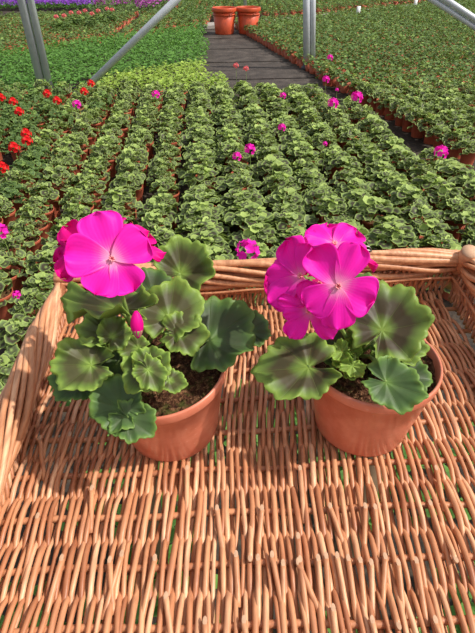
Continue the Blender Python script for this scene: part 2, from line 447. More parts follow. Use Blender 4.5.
gaps=[(8,158,.12),(186,248,.10)]
n_ind=0
rz=lambda: random.uniform(0,6.28)
def flowered(x,y,bi,w,fh):
    kind,bx,by,lb=blooms[bi]; r=0.0
    s=random.uniform(.95,1.05)
    fs={6:1.35,5:1.2,11:1.15,12:1.3}.get(bi,.95)
    if kind=='red': fs=.95
    if bi in (4,10,15): fs=.42
    if bi in (7,9,16,17,3): fs=.75
    e=bed_plant(x,y,'potted geranium with '+lb,'flowering geraniums in the beds',r,random.randrange(7),FOLR if kind=='red' else FOL,kind,fh,(w[0]-x,w[1]-y),1.0,fs)
    return e
for ci,(x,y,px,py) in enumerate(cands):
    if ci in used:
        bi,w,fh=used[ci]; flowered(x,y,bi,w,fh); n_ind+=1; continue
    red = px<60 and 90<py<200 and px< 60-(py-90)*.5
    if any(math.hypot(px-g[0],(py-g[1])*1.0)<14 and g[2]==.12 for g in gaps): continue
    bed_plant(x,y,
      'dark leafed potted geranium without bloom among the red flowering ones at the left' if red else
      ('potted geranium without bloom in the nearer rows just behind the wicker tray' if y<2.3 else
       ('potted geranium without bloom in the middle rows of the main bed' if y<3.6 else 'potted geranium without bloom in the back rows of the main bed')),
      'red flowering block geraniums' if red else ('near rows of the main bed' if y<2.3 else ('middle rows of the main bed' if y<3.6 else 'back rows of the main bed')),
      rz(),random.randrange(7),FOLR if red else FOL,s=random.uniform(.92,1.08),fsc=(random.uniform(.80,1.02) if px<190-(py-100)*.2 else random.uniform(1.0,1.25))); n_ind+=1
for k,(bi,w,fh) in used.items():
    if isinstance(k,tuple):
        flowered(w[0],w[1],bi,w,fh); n_ind+=1
# right-hand bed
k0=at(195,28,0); k1=at(300,21,0); k2=at(480,0,0)
def kerbY(x): return float(np.interp(x,[k0[0],k1[0],k2[0]],[k0[1],k1[1],k2[1]]))
rb=[]
for i in range(0,40):
    for j in range(-10,70):
        p=E1+en*(.06+i*.175)+ed*(j*.165+ (i%2)*.08)+RNG.normal(0,.010,2)
        if p[1]>kerbY(p[0])-.38: continue
        top=(p[0],p[1],.17)
        if not in_frame(top,10): continue
        q=proj(top)
        rb.append((p[0],p[1]))
rb.sort(key=lambda p: p[0]**2+p[1]**2)
print('right bed',len(rb),'ind',n_ind)
nright=max(0,min(len(rb),305-n_ind))
nright=max(nright,45)
for k in range(nright):
    bed_plant(rb[k][0],rb[k][1],'potted geranium in the near corner of the right bed, beyond the black gap','near corner of the right hand bed',rz(),random.randrange(7),FOL,s=random.uniform(.9,1.05))

# merged far plants (more than could be built singly)
def merge_base(me):
    n=len(me.vertices); v=np.zeros(n*3); me.vertices.foreach_get('co',v); v=v.reshape(-1,3)
    at_={}
    for nm in('rho','theta','rnd'):
        a=np.zeros(n); me.attributes[nm].data.foreach_get('value',a); at_[nm]=a
    f3=[];f4=[];mats=[]
    for p in me.polygons: (f3 if len(p.vertices)==3 else f4).append(tuple(p.vertices))
    return v,(f3,f4),at_
def clump(seed,N,R,H,lr,z0,seg=9):
    rg=np.random.default_rng(seed); b=MB()
    for k in range(N):
        u=(k+.5)/N; r=R*u**.5; a=k*2.39996+rg.uniform(-.4,.4)
        h=z0+H*(1-(r/R)**2*.8)*rg.uniform(.55,1.1); size=rg.uniform(*lr)
        out=np.array([math.cos(a),math.sin(a),0])
        nrm=unit(np.array([0,0,1])+out*.6*r/R+rg.normal(0,.35,3))
        V,f,rho,th=leaf_geo(seg,1,rg,fold=.12,cup=rg.uniform(-.1,.3),scal=.12)
        b.add(V*size@frame(unit(out+rg.normal(0,.5,3)*[1,1,.2]),nrm).T+[r*out[0],r*out[1],h],f,rho,th,rg.uniform(0,1))
    return np.concatenate(b.v),(np.concatenate(b.f3) if b.f3 else [],np.concatenate(b.f4) if b.f4 else []),np.concatenate(b.rho),np.concatenate(b.th),np.concatenate(b.rnd)
LC=[clump(60+s,34,.095,.10,(.018,.028),.09) for s in range(5)]
lp,lf=lathe([(.045,0),(.06,.105),(.052,.09),(.001,.09)],10)
def scatter(b, pts, clumps, pot=True, smin=.85, smax=1.1, mat=0, potmat=1):
    for (x,y) in pts:
        V,f,rho,th,rnd=clumps[random.randrange(len(clumps))]; a=rz(); s=random.uniform(smin,smax)
        R=np.array([[math.cos(a),-math.sin(a),0],[math.sin(a),math.cos(a),0],[0,0,1]])
        b.add(V*s@R.T+[x,y,0],f,rho,th,np.clip(rnd+random.uniform(-.15,.15),0,1),mat)
        if pot: b.add(lp*[s,s,1]+[x,y,0],lf,mat=potmat)
b=MB(); scatter(b,rb[nright:],LC,smin=.88,smax=1.06)
# beds further back on both sides of the pale path
def grid(x0,x1,y0,y1,dx,dy,cond=lambda px,py:True):
    o=[]
    y=y0
    while y<y1:
        x=x0
        while x<x1:
            p=(x+random.uniform(-.02,.02),y+random.uniform(-.02,.02),.15)
            if in_frame(p,6) and cond(*proj(p)): o.append(p[:2])
            x+=dx
        y+=dy
    return o
pl=lambda px: 22-(px-330)*.135     # pixel line of the pale path behind the right bed
far=[p for p in grid(-1.6,14,9,26,.2,.21,lambda px,py: px>176) if p[1]>kerbY(p[0])+.42]
scatter(b,far,LC)
midl=grid(-11,-.6,6.8,15.5,.17,.19,lambda px,py: px<206 and py<46-px*.13 and py>13-px*.03 and not(abs(px-(150-py*1.1))<4 and py<34))
scatter(b,midl,LC,smin=.8,smax=1.0)
print('far',len(far),len(midl))
o=link('potted_geranium',b.mesh('potted_geranium',[M['bgd'],M['bpot']]))
tag(o,'mass of small potted plants filling the far part of the right bed and the beds beyond the pale path','potted plants',kind='stuff')

# parsley bed (countless sprigs)
PC=[clump(80+s,26,.085,.11,(.014,.026),.05,seg=8) for s in range(4)]
def poly_side(px,py): return px<206-max(0,(60-py))*.12
dark=grid(-6.5,-.05,4.6,11.2,.125,.125,lambda px,py: px<203 and py>47-px*.13 and py<86 and (py<88-px*.16 or py<58) and not (px>150 and py>64))
lime=grid(-3.2,-.0,4.6,9.0,.125,.125,lambda px,py: px<(205 if py<70 else 226) and py<84 and px>88 and not(py<88-px*.16 or py<58))
lime=[p for p in lime if p[1]>BACK-.05]; dark=[p for p in dark if p[1]>BACK-.05]
b=MB(); scatter(b,dark,PC,pot=False,smin=.9,smax=1.15)
V,f=box((0,0,0),(.01,.01,.001))
o=link('herb_bed',b.mesh('herb_bed',[M['pars']])); tag(o,'dense dark green leafy herb bed at the left of the black path','plants',kind='stuff')
b=MB(); scatter(b,lime,PC,pot=False,smin=.9,smax=1.15)
o=link('seedling_bed',b.mesh('seedling_bed',[M['lime']])); tag(o,'strip of bright lime green seedlings in front of the dark herb bed','plants',kind='stuff')

# far flower strips
def tuft(seed,N,R,H,ps):
    rg=np.random.default_rng(seed); b=MB()
    for k in range(N):
        c=np.array([rg.uniform(-R,R),rg.uniform(-R,R),H*rg.uniform(.6,1.1)])
        V,f,rho,th=petal_geo(ps,ps,4,4,rg=rg); b.add((V-[ps/2,0,0])@frame(rg.normal(0,1,3)*[1,1,.3],rg.normal(0,.4,3)+[0,-.4,1]).T+c,f,rho+.3,th,.2)
    return np.concatenate(b.v),([],np.concatenate(b.f4)),np.concatenate(b.rho),np.concatenate(b.th),np.concatenate(b.rnd)
pt=[tuft(200+s,36,.14,.22,.05) for s in range(3)]
b=MB(); pts=grid(-11,-2.0,13.5,20,.22,.25,lambda px,py: py<12-abs(px-60)*.03 and px<92); scatter(b,pts,pt,pot=False)
lc2=[clump(300,22,.13,.13,(.03,.045),.03,seg=8)]; scatter(b,pts,lc2,pot=False,mat=1)
o=link('purple_flower_bed',b.mesh('purple_flower_bed',[M['purple'],M['pars']])); tag(o,'far strip of purple flowers at the top left','flowers',kind='stuff')
b=MB(); pts=grid(-7.5,-1.2,13.0,22,.24,.28,lambda px,py: py<9 and 96<px<190); scatter(b,pts,lc2,pot=False)
scatter(b,random.sample(pts,max(1,len(pts)//3)),pt,pot=False,mat=1)
o=link('mixed_flower_bed',b.mesh('mixed_flower_bed',[M['bgd'],M['magentaf']])); tag(o,'far strip of greenery with mauve flowers left of the orange buckets','flowers',kind='stuff')
for k,(px,py) in enumerate([(56,17),(64,16),(71,13),(79,13),(85,11),(92,14),(98,11),(107,9),(112,10)]):
    w=at(px,py,.30)
    e=empty('potted_geranium',(w[0],w[1],0)); tag(e,'small far plant with pale salmon blooms in the row below the purple strip','potted plant','salmon flowering row below the purple strip')
    link('pot',POT,e); link('foliage',FOLR[k%3],e).scale=(1.5,1.5,1.2); h=link('flower_head',HEAD['salmon'],e,(0,0,.30)); h.scale=(1.2,1.2,1.0)
    link('flower_stalk',stalk_mesh(.3),e)

# path of overlapping cloth strips between the beds
a=at(205,36,0); b_=at(268,38,0); 
PYs=[(at(203,92,0)[1]),at(203,31,0)[1]]
n=9
for k in range(n):
    y0=PYs[0]+(PYs[1]-PYs[0])*k/n; y1=PYs[0]+(PYs[1]-PYs[0])*(k+1)/n-.03
    slope=.10
    def xr(y): return E1[0]+ed[0]*((y-E1[1])/ed[1])-.04
    xl=-.78-(y0-5)*.03
    slab('path',[(xl,y0-.05),(xr(y0),y0+.12),(xr(y1),y1+.12),(xl,y1-.05)],.012+.004*(k%2),M['path'],.01)
# pale concrete kerb / path behind
k0=at(195,28,0); k1=at(300,21,0); k2=at(480,0,0)
def ribbon(name,pts,w,z,mat,th):
    L=[];R=[]
    for i,p in enumerate(pts):
        d=unit(np.array(pts[min(i+1,len(pts)-1)][:2])-np.array(pts[max(i-1,0)][:2])); nn=np.array([-d[1],d[0]])*w/2
        L.append(np.array(p[:2])+nn); R.append(np.array(p[:2])-nn)
    return slab(name,R+L[::-1],z,mat,th)
ribbon('kerb',[k0,k1,k2],.45,.05,M['conc'],.05)
# ------------------------------------------------------------------ buckets
def bucket(px,py,label,s=1):
    w=at(px,py,.02); e=empty('bucket',(w[0],w[1],.017)); tag(e,label,'bucket','pair of orange buckets'); e.scale=(s,s,s)
    b=MB(); V,f=lathe([(.001,0),(.155,0),(.158,.01),(.19,.33),(.186,.33),(.15,.02),(.001,.02)],40); b.add(V,f); link('bucket_body',b.mesh('bucket_body',M['bucket']),e)
    b=MB(); V,f=lathe([(.187,.325),(.206,.325),(.210,.335),(.210,.375),(.204,.385),(.196,.385),(.190,.375),(.187,.325)],40); b.add(V,f)
    V,f=lathe([(.186,.28),(.197,.28),(.197,.29),(.187,.29)],40); b.add(V,f); link('rim',b.mesh('rim',M['bucket']),e)
    b=MB(); V,f=tube([(.207*math.cos(a),.207*math.sin(a),.345-.05*math.sin((a-3.5)*3.14/2.4)) for a in np.linspace(3.5,5.9,18)],.003,6); b.add(V,f); link('handle',b.mesh('handle',M['bucket']),e)
bucket(224.5,33.5,'orange plastic bucket standing on the path, left of the pair')
bucket(248,33,'orange plastic bucket standing on the path, right of the pair')
# ------------------------------------------------------------------ steel tubes
def pipe(name,p0,p1,r,label,cat='pipe',group=None,ends=None,second=None,foot=False):
    e=empty(name,p0); tag(e,label,cat,group); p0=np.array(p0); p1=np.array(p1)
    b=MB(); V,f=tube([np.zeros(3),p1-p0],r,24); b.add(V,f); link('tube',b.mesh('tube',M['galv']),e)
    if second is not None:
        b=MB(); V,f=tube([np.array(second[0])-p0,np.array(second[1])-p0],r*.85,24); b.add(V,f); link('tube',b.mesh('tube',M['galv']),e)
        for t in second[2]:
            c=(p1-p0)*t; d2=(np.array(second[0])-p0); c=c+d2*.5
            b=MB(); V,f=lathe([(r*1.9,-.03),(r*2.05,-.03),(r*2.05,.03),(r*1.9,.03)],24); V=V*[1,.62,1]; b.add(V+c,f); link('clamp',b.mesh('clamp',M['dsteel']),e)
    if foot:
        b=MB(); V,f=lathe([(.001,.0),(r*1.7,0),(r*1.7,.035),(r*1.15,.05),(r*1.15,.09),(r*.9,.09)],24); b.add(V,f); link('foot_socket',b.mesh('foot_socket',M['dsteel']),e)
    return e
q=at(309,70,0); Yp=q[1]
def atY(px,py,Y):
    d=ray(px,py); t=Y/d[1]; return CAM+d*t
base=np.array([q[0],q[1],0]); top=atY(309.5,-60,Yp)
pipe('greenhouse_post',base+[-.03,0,0],top+[-.035,0,0],.04,'upright pair of galvanised steel tubes rising right of the path','post',second=(base+[.045,.02,0],top+[.042,.02,0],()),foot=True)
q=at(47,96,0); base=np.array([q[0],q[1],0])
# upright tubes on the left
pipe('greenhouse_post',base+[-.03,0,0],base+[-.045,0,3.0],.040,'upright pair of galvanised steel tubes at the left, foot among red geraniums','post',second=(base+[.045,.01,0],base+[.040,.01,3.0],()),foot=True)
q=at(76,98,0.0); Yb=q[1]; t1=atY(182,-6,Yb+.0); 
pipe('diagonal_brace',(q[0],q[1],0),q+(t1-q)*1.5,.032,'slanting steel tube rising right from near the left post foot','brace',foot=True)
q=at(560,70,0); t0=atY(446,0,q[1]+0); dd=atY(475,19,q[1])-t0
p0=t0+dd*(-t0[2]/dd[2])
pipe('diagonal_brace',p0,t0-dd*2,.035,'pair of slanting steel tubes crossing the top right corner','brace',second=(p0+[-.15,0.02,0],t0-dd*2+[-.15,.02,0],()))
q=at(245,16,0); pipe('thin_pole',(q[0],q[1],0),(q[0],q[1],2.2),.035,'thin far pole rising just beyond the orange buckets','post')
# plant labels
for (px,py,l) in ((358,14,'white plant label stick standing at the far edge of the right bed, left of two'),(415,6,'white plant label stick standing at the far edge of the right bed, right of two')):
    w=at(px,py,.15); e=MB(); V,f=box((0,0,.20),(.075,.006,.16)); e.add(V,f); V,f=box((0,0,.07),(.02,.006,.14)); e.add(V,f)
    o=link('plant_label',e.mesh('plant_label',M['white'],False),None,(w[0],w[1],0)); tag(o,l,'plant label','white plant labels')

# ------------------------------------------------------------------ low weeds on the ground under the tray
b=MB(); pts=[(random.uniform(-.55,.75),random.uniform(-.2,1.15)) for _ in range(60)]; pts=[p for p in pts if abs(p[1]-.1)>.08 and abs(p[1]-.5)>.08]; scatter(b,pts,PC,pot=False,smin=1.0,smax=1.6)
o=link('ground_weeds',b.mesh('ground_weeds',[M['pars']])); tag(o,'green leaves glimpsed through the gaps of the woven tray floor','plants',kind='stuff')

# ------------------------------------------------------------------ wicker tray
tray=empty('wicker_tray',(0,0,WZ)); tag(tray,'large rectangular woven willow tray with rolled rim, holding two pink geraniums','tray')
PB=.0485
def sl(y): return np.clip((y-.1)/.45,0,1)*.10+.012
def band_y(k,x):
    yk=.151+(k)*PB
    return yk+ (x-.0)*(np.clip((yk-.1)/.45,0,1)*.10+.010)
rg=np.random.default_rng(11)
K0,K1=-2,8
bf=MB(); pitch=.0038; nrod=int((XR-XL-.016)/pitch)
wob=rg.normal(0,1,(nrod+8,16))
for i in range(nrod):
    x0=XL+.004+i*pitch
    ks=np.linspace(K0-.6,9.2,72)
    ys=np.array([.151+k*PB for k in ks]); 
    rr=rg.uniform(.0020,.0028)
    # lateral wander: shared slow drift plus own wobble, pairs draw together
    xx=x0+.0035*np.sin(ys*9+i*.035)+.0018*np.sin(ys*23+i*.11+2)+rg.normal(0,.0004)+ .0006*np.sin(PI*ks*.5+i*1.3)
    own=np.interp(ks,np.linspace(K0-.6,9.2,16),wob[i]+.6*wob[i+3])*.0008
    xx=xx+own
    yy=np.array([y+xv*(np.clip((y-.1)/.45,0,1)*.10+.010) for y,xv in zip(ys,xx)])
    lim=np.array([yfar(xv)-.004 for xv in xx]); keep=(yy<lim)&(xx>xleft(yy)+.003)
    if keep.sum()<4: continue
    i0=np.argmax(keep); keep[:i0]=False
    xx,yy,k2=xx[keep],yy[keep],ks[keep]
    zz=.0040*np.cos(PI*k2+i*PI)*np.abs(np.cos(PI*k2))**-.0+ .0005*np.sin(ys[keep]*60+i)
    zz=.0043*np.tanh(1.7*np.cos(PI*k2+i*PI))/np.tanh(1.7)
    V,f=tube(np.stack([xx,yy,zz],-1),rr*(1+.12*np.sin(k2*.9+i)),7); bf.add(V,f,rnd=np.clip(rg.normal(.5,.26),0,1))
link('woven_floor',bf.mesh('woven_floor',M['wick']),tray)
bs=MB()
for k in range(K0,9):
    xs=np.linspace(float(xleft(.151+k*PB))+.002,XR-.004,30); ys=np.array([band_y(k,x) for x in xs]); 
    for dz in ((0,),)[0]:
        V,f=tube(np.stack([xs,ys+.0012*np.sin(xs*40+k),np.zeros(30)+dz],-1),.0033,8); bs.add(V,f,rnd=rg.uniform(.1,.5))
link('cross_stakes',bs.mesh('cross_stakes',M['wick']),tray)
# cut ends of rods lying on the weave
be=MB()
tips=[]
for px in (236,250,258,272,283,298,300,318,326,337,348,360,371,385,398,416): tips.append((px,561+rg.uniform(-5,5)))
tips+=[(122,556),(110,562),(62,560),(298,538),(333,610),(205,623),(244,622),(372,622),(398,626),(435,622),(330,508),(365,508),(375,509),(344,640),(166,598),(92,490),(38,518),(217,510),(187,470),(455,560),(430,505),(262,510),(155,560),(40,440),(70,436),(436,470),(300,470)]
for px,py in tips:
    be=MB()
    c=T(px,py,.0085); L=rg.uniform(.035,.055); lean=rg.normal(0,.0035)
    s_=rg.choice([-1,1]) if rg.random()<.3 else -1
    P=np.array([[c[0]+lean*t*2, c[1]+s_*L*t, .0095-.0085*t**1.4] for t in np.linspace(0,1,9)])
    V,f=tube(P,.0024,8,True); V=V.copy(); V[:8,1]+= -s_*(V[:8,2]-P[0][2])*-1.0*1.2   # slanted cut
    V[:,2]+=0
    be.add(V,f,rnd=rg.uniform(.5,.9))
    # pale cut face: a thin slanted disc
    an=np.arange(10)*2*PI/10
    D=np.stack([P[0][0]+.0019*np.cos(an),P[0][1]-s_*(.0006)+s_*.0034*np.sin(an)*-1,P[0][2]+.0018+.0006*np.sin(an)],-1)
    D=np.vstack([D,D.mean(0)+[0,0,.0004]]); be.add(D,([[10,k,(k+1)%10] for k in range(10)],[]),mat=1)
    link('cut_rod',be.mesh('cut_rod',[M['wick'],M['cut']]),tray)


# walls: stakes woven round horizontal rods
HB=.036
def wall(name,pA,pB,out,lean,pitch=.0052,h=HB+.008,slope=.004,rows=1,rad=(.0018,.0028)):
    pA=np.array(pA,float); pB=np.array(pB,float); L=np.linalg.norm(pB-pA); d=(pB-pA)/L; out=np.array(out,float)
    b=MB(); n=int(L/pitch)
    for i in range(n):
        s0=i*pitch; ts=np.linspace(-.12,1,14); pts=[]
        ll=lean*rg.uniform(.75,1.25)
        for t in ts:
            p=pA+d*(s0+ll*(max(t,0))**1.0+.0012*math.sin(6*t+i))+out*(slope*t+.0032*math.cos(PI*(t*2)+i*PI))
            pts.append([p[0],p[1],h*t+.001])
        V,f=tube(pts,rg.uniform(*rad),7); b.add(V,f,rnd=np.clip(rg.normal(.45,.25),0,1))
    for r in (.5,):
        V,f=tube([pA+out*slope*r+[0,0,h*r],pB+out*slope*r+[0,0,h*r]],.0028,8); b.add(V,f,rnd=.4)
    link(name,b.mesh(name,M['wick']),tray)
Y0=.03
cL=(XL,yfar(XL),0); cR=(XR,yfar(XR),0); nL=(XL+.042,Y0,0); nR=(XR-.004,Y0,0)
nvec=unit([-(cR[1]-cL[1]),cR[0]-cL[0],0])
wall('far_wall',cL,cR,nvec,.004)
wall('side_wall',nL,cL,(-1,0,0),.055,slope=.002,rad=(.002,.003))
wall('side_wall',nR,cR,(1,0,0),.030,slope=.010,rad=(.002,.003))
wall('near_wall',nL,nR,(0,-1,0),.004)
# rolled border: strands winding slowly round the rim
def border(name,pA,pB,out,N=11,turn=1.6,seed=0,az=.0195,ax=.013,zc=.054,off=.004,ph0=0,sq=.3,rs=1.0,sw=.06):
    rgb=np.random.default_rng(seed); pA=np.array(pA,float); pB=np.array(pB,float); out=np.array(out,float)
    L=np.linalg.norm(pB-pA); d=(pB-pA)/L; b=MB()
    m=70
    for k in range(N):
        ph=2*PI*k/N+ph0+rgb.uniform(-.12,.12); r=rgb.uniform(.0036,.0052)*rs; tt=np.linspace(0,1,m)
        a=ph+tt*turn*2*PI+.25*np.sin(tt*9+k)
        squeeze=1-sq*np.exp(-((tt-.0)/sw)**2)-sq*np.exp(-((tt-1)/sw)**2)
        A=(ax+.0014*np.sin(tt*13+k*2))*squeeze; Z=(az+.0016*np.sin(tt*17+k))*squeeze
        P=pA[None,:]+d[None,:]*(tt*L)[:,None]+out[None,:]*(off+A*np.cos(a))[:,None]
        P[:,2]=zc+Z*np.sin(a)
        V,f=tube(P,r*(1+.15*np.sin(tt*7+k)),8); b.add(V,f,rnd=np.clip(rgb.normal(.68,.2),0,1))
    # inner core
    V,f=tube([pA+out*off+[0,0,zc],pB+out*off+[0,0,zc]],.009,10); b.add(V,f,rnd=.2)
    # thin binding rod along the lower inside edge
    P=np.array([pA+d*L*t-out*(.0075)+[0,0,zc-az-.003+.0008*math.sin(t*30)] for t in np.linspace(0,1,40)]); V,f=tube(P,.0022,7); b.add(V,f,rnd=.5)
    link(name,b.mesh(name,M['wick']),tray)
border('rim_border',cL,cR,nvec,turn=.75,seed=1)
border('rim_border',nL,(XL,yfar(XL)+.006,0),(-1,0,0),N=15,turn=-1.3,seed=2,ax=.012,az=.020,off=-.006,sq=.75,rs=.80,sw=.14)
border('rim_border',nR,(XR+.002,yfar(XR)+.004,0),(1,0,0),turn=1.6,seed=3,off=.010)
border('rim_border',nL,nR,(0,-1,0),turn=1.0,seed=4)
# corner posts with pale sawn ends
for (x,y,z1,a) in ((XR+.010,yfar(XR)+.022,.086,(-.10,-.55)),):
    b=MB(); ax=unit([a[0]*.6,a[1]*.8,1]); P=np.array([np.array([x,y,.0])+ax*t for t in np.linspace(.0,z1,5)]); V,f=tube(P,.0125,20,True); b.add(V,f,rnd=.6)
    po=link('corner_post',b.mesh('corner_post',M['wick']),tray)
    b=MB(); V,f=tube([P[-1]+ax*.0002,P[-1]+ax*.0012],.0119,20,True); b.add(V,f); link('sawn_end',b.mesh('sawn_end',M['cut']),po)
# wire loops on the rim
for px,py in ((163,261),(363,249)):
    c=T(px,py,.082)-[0,0,WZ]; b=MB()
    P=spline([c+[-.012,0,-.012],c+[-.011,0,.001],c+[-.004,0,.005],c+[.006,0,.004],c+[.011,0,.0],c+[.011,0,-.012]],20); V,f=tube(P,.0014,6); b.add(V,f)
    V,f=tube(spline([c+[-.012,-.003,-.001],c+[0,-.003,.001],c+[.012,-.003,-.002]],8),.0014,6); b.add(V,f)
    link('wire_loop',b.mesh('wire_loop',M['wire']),tray)
# low timber stand carrying the tray, out of sight beneath it
st=empty('timber_stand',(0,0,0)); tag(st,'low timber stand carrying the wicker tray, hidden beneath it','stand')
for y in (.10,.50):
    b=MB(); V,f=box((.03,y,WZ-.028),(.44,.035,.04)); b.add(V,f); link('rail',b.mesh('rail',M['timber'],False),st)
    for x in (-.17,.23):
        b=MB(); V,f=box((x,y,(WZ-.048)/2),(.04,.035,WZ-.048)); b.add(V,f); link('leg',b.mesh('leg',M['timber'],False),st)

# ------------------------------------------------------------------ the two hero pots
def hero_pot(e, rt=.066, rb=.049, h=.098):
    b=MB()
    V,f=lathe([(.001,.0015),(rb-.006,.0015),(rb-.003,0),(rb,.001),(rb+.001,.004),(rb+(rt-rb)*.5,h*.52),(rt-.0025,h-.013),(rt-.0008,h-.012),(rt,h-.010),(rt+.0003,h-.002),(rt-.0004,h-.0004),(rt-.0016,h),(rt-.0028,h-.0008),(rt-.0035,h-.012),(rt-.010,h*.5)],96)
    b.add(V,f); link('pot',b.mesh('pot',M['pot']),e)
    rg=np.random.default_rng(5); b=MB(); rings=26; sides=72
    prof=[((rt-.0040)*(1-i/rings)+.0004,h-.013+.004*(i/rings)) for i in range(rings+1)]
    V,f=lathe(prof,sides); V[:,2]+=rg.normal(0,.0009,len(V))+.0022*np.sin(V[:,0]*160+1)*np.sin(V[:,1]*140); f=([],[q[::-1] for q in f[1]]); b.add(V,f)
    for k in range(420):   # crumbs
        r=(rt-.006)*math.sqrt(rg.random()); a=rg.uniform(0,6.28); s=rg.uniform(.0007,.0019)
        V,f=box((0,0,0),(s,s*.8,s*.7)); V=V@frame(rg.normal(0,1,3),rg.normal(0,1,3)+[0,0,.01]).T
        b.add(V+[r*math.cos(a),r*math.sin(a),h-.0085+.002*rg.random()],f)
    link('compost',b.mesh('compost',M['soil']),e)
TOCAM=lambda p: unit(CAM-p)
def W2L(e,p): return np.array(e.matrix_world.inverted()@Vector(p))
def add_leaf(e, att, tip, root, nh=(0,0,1), w=1.0, deep=False, seed=0, fold=.05, cup=.12, rnd=.3, droop=0.0, pr=.0014, lobes=7, camw=.35, gap=.16):
    """att, tip, root: (px,py,h) of petiole joint, blade tip, petiole root"""
    A=T(*att); R=T(*root) if len(root)==3 and abs(root[0])>2 else np.array(root)
    rg_=np.random.default_rng(seed)
    n=unit(unit(np.array(nh,float))*(1-camw)+TOCAM(A)*camw); dr=ray(tip[0],tip[1]); B=CAM+dr*(np.dot(A-CAM,n)/np.dot(dr,n)); L=np.linalg.norm(B-A)
    V,f,rho,th=leaf_geo(112,11,rg_,fold=fold*1.35,cup=cup,scal=.075,lobes=lobes,gap=gap,droop=droop,lob=.06)
    V=V*[1,w,1]*L/1.03
    V=V@frame(B-A,n).T+A
    V=np.array([W2L(e,p) for p in V])
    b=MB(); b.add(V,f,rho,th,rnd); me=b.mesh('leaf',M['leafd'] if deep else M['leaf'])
    o=link('leaf',me,e)
    mod=o.modifiers.new('s','SOLIDIFY'); mod.thickness=.0005; mod.offset=-1
    mid=(A+R)/2+np.array([0,0,.012]); pth=spline([R,mid,A-unit(n)*.0006],14); pth=np.array([W2L(e,p) for p in pth])
    b=MB(); V,f=tube(pth,np.linspace(pr*1.25,pr,len(pth)),8); b.add(V,f); link('petiole',b.mesh('petiole',M['stem']),o)
    return o
def floret(e, c, nrm, petals, mat='pink', seed=0, cuph=.22, pale=1.0, cen=True):
    """c=(px,py,h) centre; nrm world normal; petals: list of (image angle deg [0=right,90=up], length m, width m, lift)"""
    rg_=np.random.default_rng(seed); c0=T(*c); n=unit(nrm)
    right=np.array([1.,0,0]); up=np.array([0,sp,cp])
    rx=unit(right-n*np.dot(right,n)); ry=unit(np.cross(n,rx)); 
    if np.dot(ry,up)<0: ry=-ry
    b=MB()
    V,f=tube([W2L(e,c0-n*.012),W2L(e,c0-n*.001)],[.001,.0022],8); b.add(V,f)
    for k in range(5):
        a=k*1.257; d=rx*math.cos(a)+ry*math.sin(a)
        V,f=petal_geo(.010,.0035,5,6,rg=rg_)[:2]; V=V@frame(unit(d+n*-.8),n).T+(c0-n*.003); b.add(np.array([W2L(e,p) for p in V]),f)
    for k in range(7):
        a=k*.9; d=(rx*math.cos(a)+ry*math.sin(a))*.0022
        V,f=tube([W2L(e,c0),W2L(e,c0+n*.005+d)],[.0004,.0007],6); b.add(V,f,mat=1)
    fo=link('floret',b.mesh('floret',[M['stem'],M['stamen']]),e)
    for j,(ang,L,W,lift) in enumerate(petals):
        a=math.radians(ang); d=unit(rx*math.cos(a)+ry*math.sin(a)+n*lift)
        V,f,rho,th=petal_geo(L,W*.93,22,22,cup=rg_.uniform(.10,.42),ruffle=.09,curl=rg_.uniform(-.26,-.02),rg=rg_,notch=.02)
        V=V@frame(d,n).T+c0+n*(.0006*j)
        b=MB(); b.add(np.array([W2L(e,p) for p in V]),f,rho,th,pale if j<5 else .3)
        po=link('petal',b.mesh('petal',M[mat]),fo); md=po.modifiers.new('s','SOLIDIFY'); md.thickness=.0004
    return fo
def stalk(e,pts,r,name='stem',mat='stem'):
    P=spline([T(*p) if abs(p[0])>2 else np.array(p) for p in pts],18); P=np.array([W2L(e,p) for p in P])
    b=MB(); V,f=tube(P,np.linspace(r,r*.8,len(P)),10); b.add(V,f); return link(name,b.mesh(name,M[mat]),e)

# --- left plant
WT=WZ+.0062
pb=T(174,424,.006)
eL=empty('potted_geranium',(pb[0],pb[1],WT),(math.radians(2),math.radians(-4.5),.4))
tag(eL,'geranium with large pink bloom and closed bud, left one on the wicker tray','potted plant','geraniums on the tray')
bpy.context.view_layer.update()
hero_pot(eL)
rootL=T(140,350,.088)
rl=(142,352,.088)
A=add_leaf
A(eL,(180,273,.150),(208,247,0),(165,315,.10),nh=(-.2,-.5,.8),w=.95,seed=1,camw=.2,rnd=.3,cup=.25)
A(eL,(169,318,.150),(176,281,0),rl,nh=(0,-.2,1),w=1.0,seed=2,rnd=.3,camw=.5)
A(eL,(178,333,.142),(206,336,0),rl,nh=(.1,-.2,1),w=1.05,seed=3,rnd=.30,camw=.5,fold=.08)
A(eL,(209,341,.125),(248,314,0),(150,352,.09),nh=(.1,0,1),w=.92,deep=True,seed=4,rnd=.2,camw=.45)  # dark colour here stands for shade cast by the right plant's bloom
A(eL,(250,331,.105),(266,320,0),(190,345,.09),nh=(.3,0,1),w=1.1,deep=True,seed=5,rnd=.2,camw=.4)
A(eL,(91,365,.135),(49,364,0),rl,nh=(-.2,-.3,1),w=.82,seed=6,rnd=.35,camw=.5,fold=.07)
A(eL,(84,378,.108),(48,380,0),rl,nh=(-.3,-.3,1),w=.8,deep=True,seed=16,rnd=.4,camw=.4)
A(eL,(109,333,.150),(75,328,0),rl,nh=(-.1,-.3,1),w=.65,seed=7,rnd=.5,camw=.4,fold=.09)
A(eL,(112,337,.153),(124,318,0),rl,nh=(.2,-.5,1),w=.9,seed=27,rnd=.45,camw=.5,fold=.09)
A(eL,(117,309,.165),(62,297,0),(138,345,.10),nh=(-.3,.25,1),w=.36,seed=8,rnd=.3,camw=.15,droop=.15)
A(eL,(146,368,.150),(128,390,0),(142,352,.10),nh=(-.1,-.3,1),w=1.0,seed=9,rnd=.5,camw=.5,fold=.11,lobes=5)
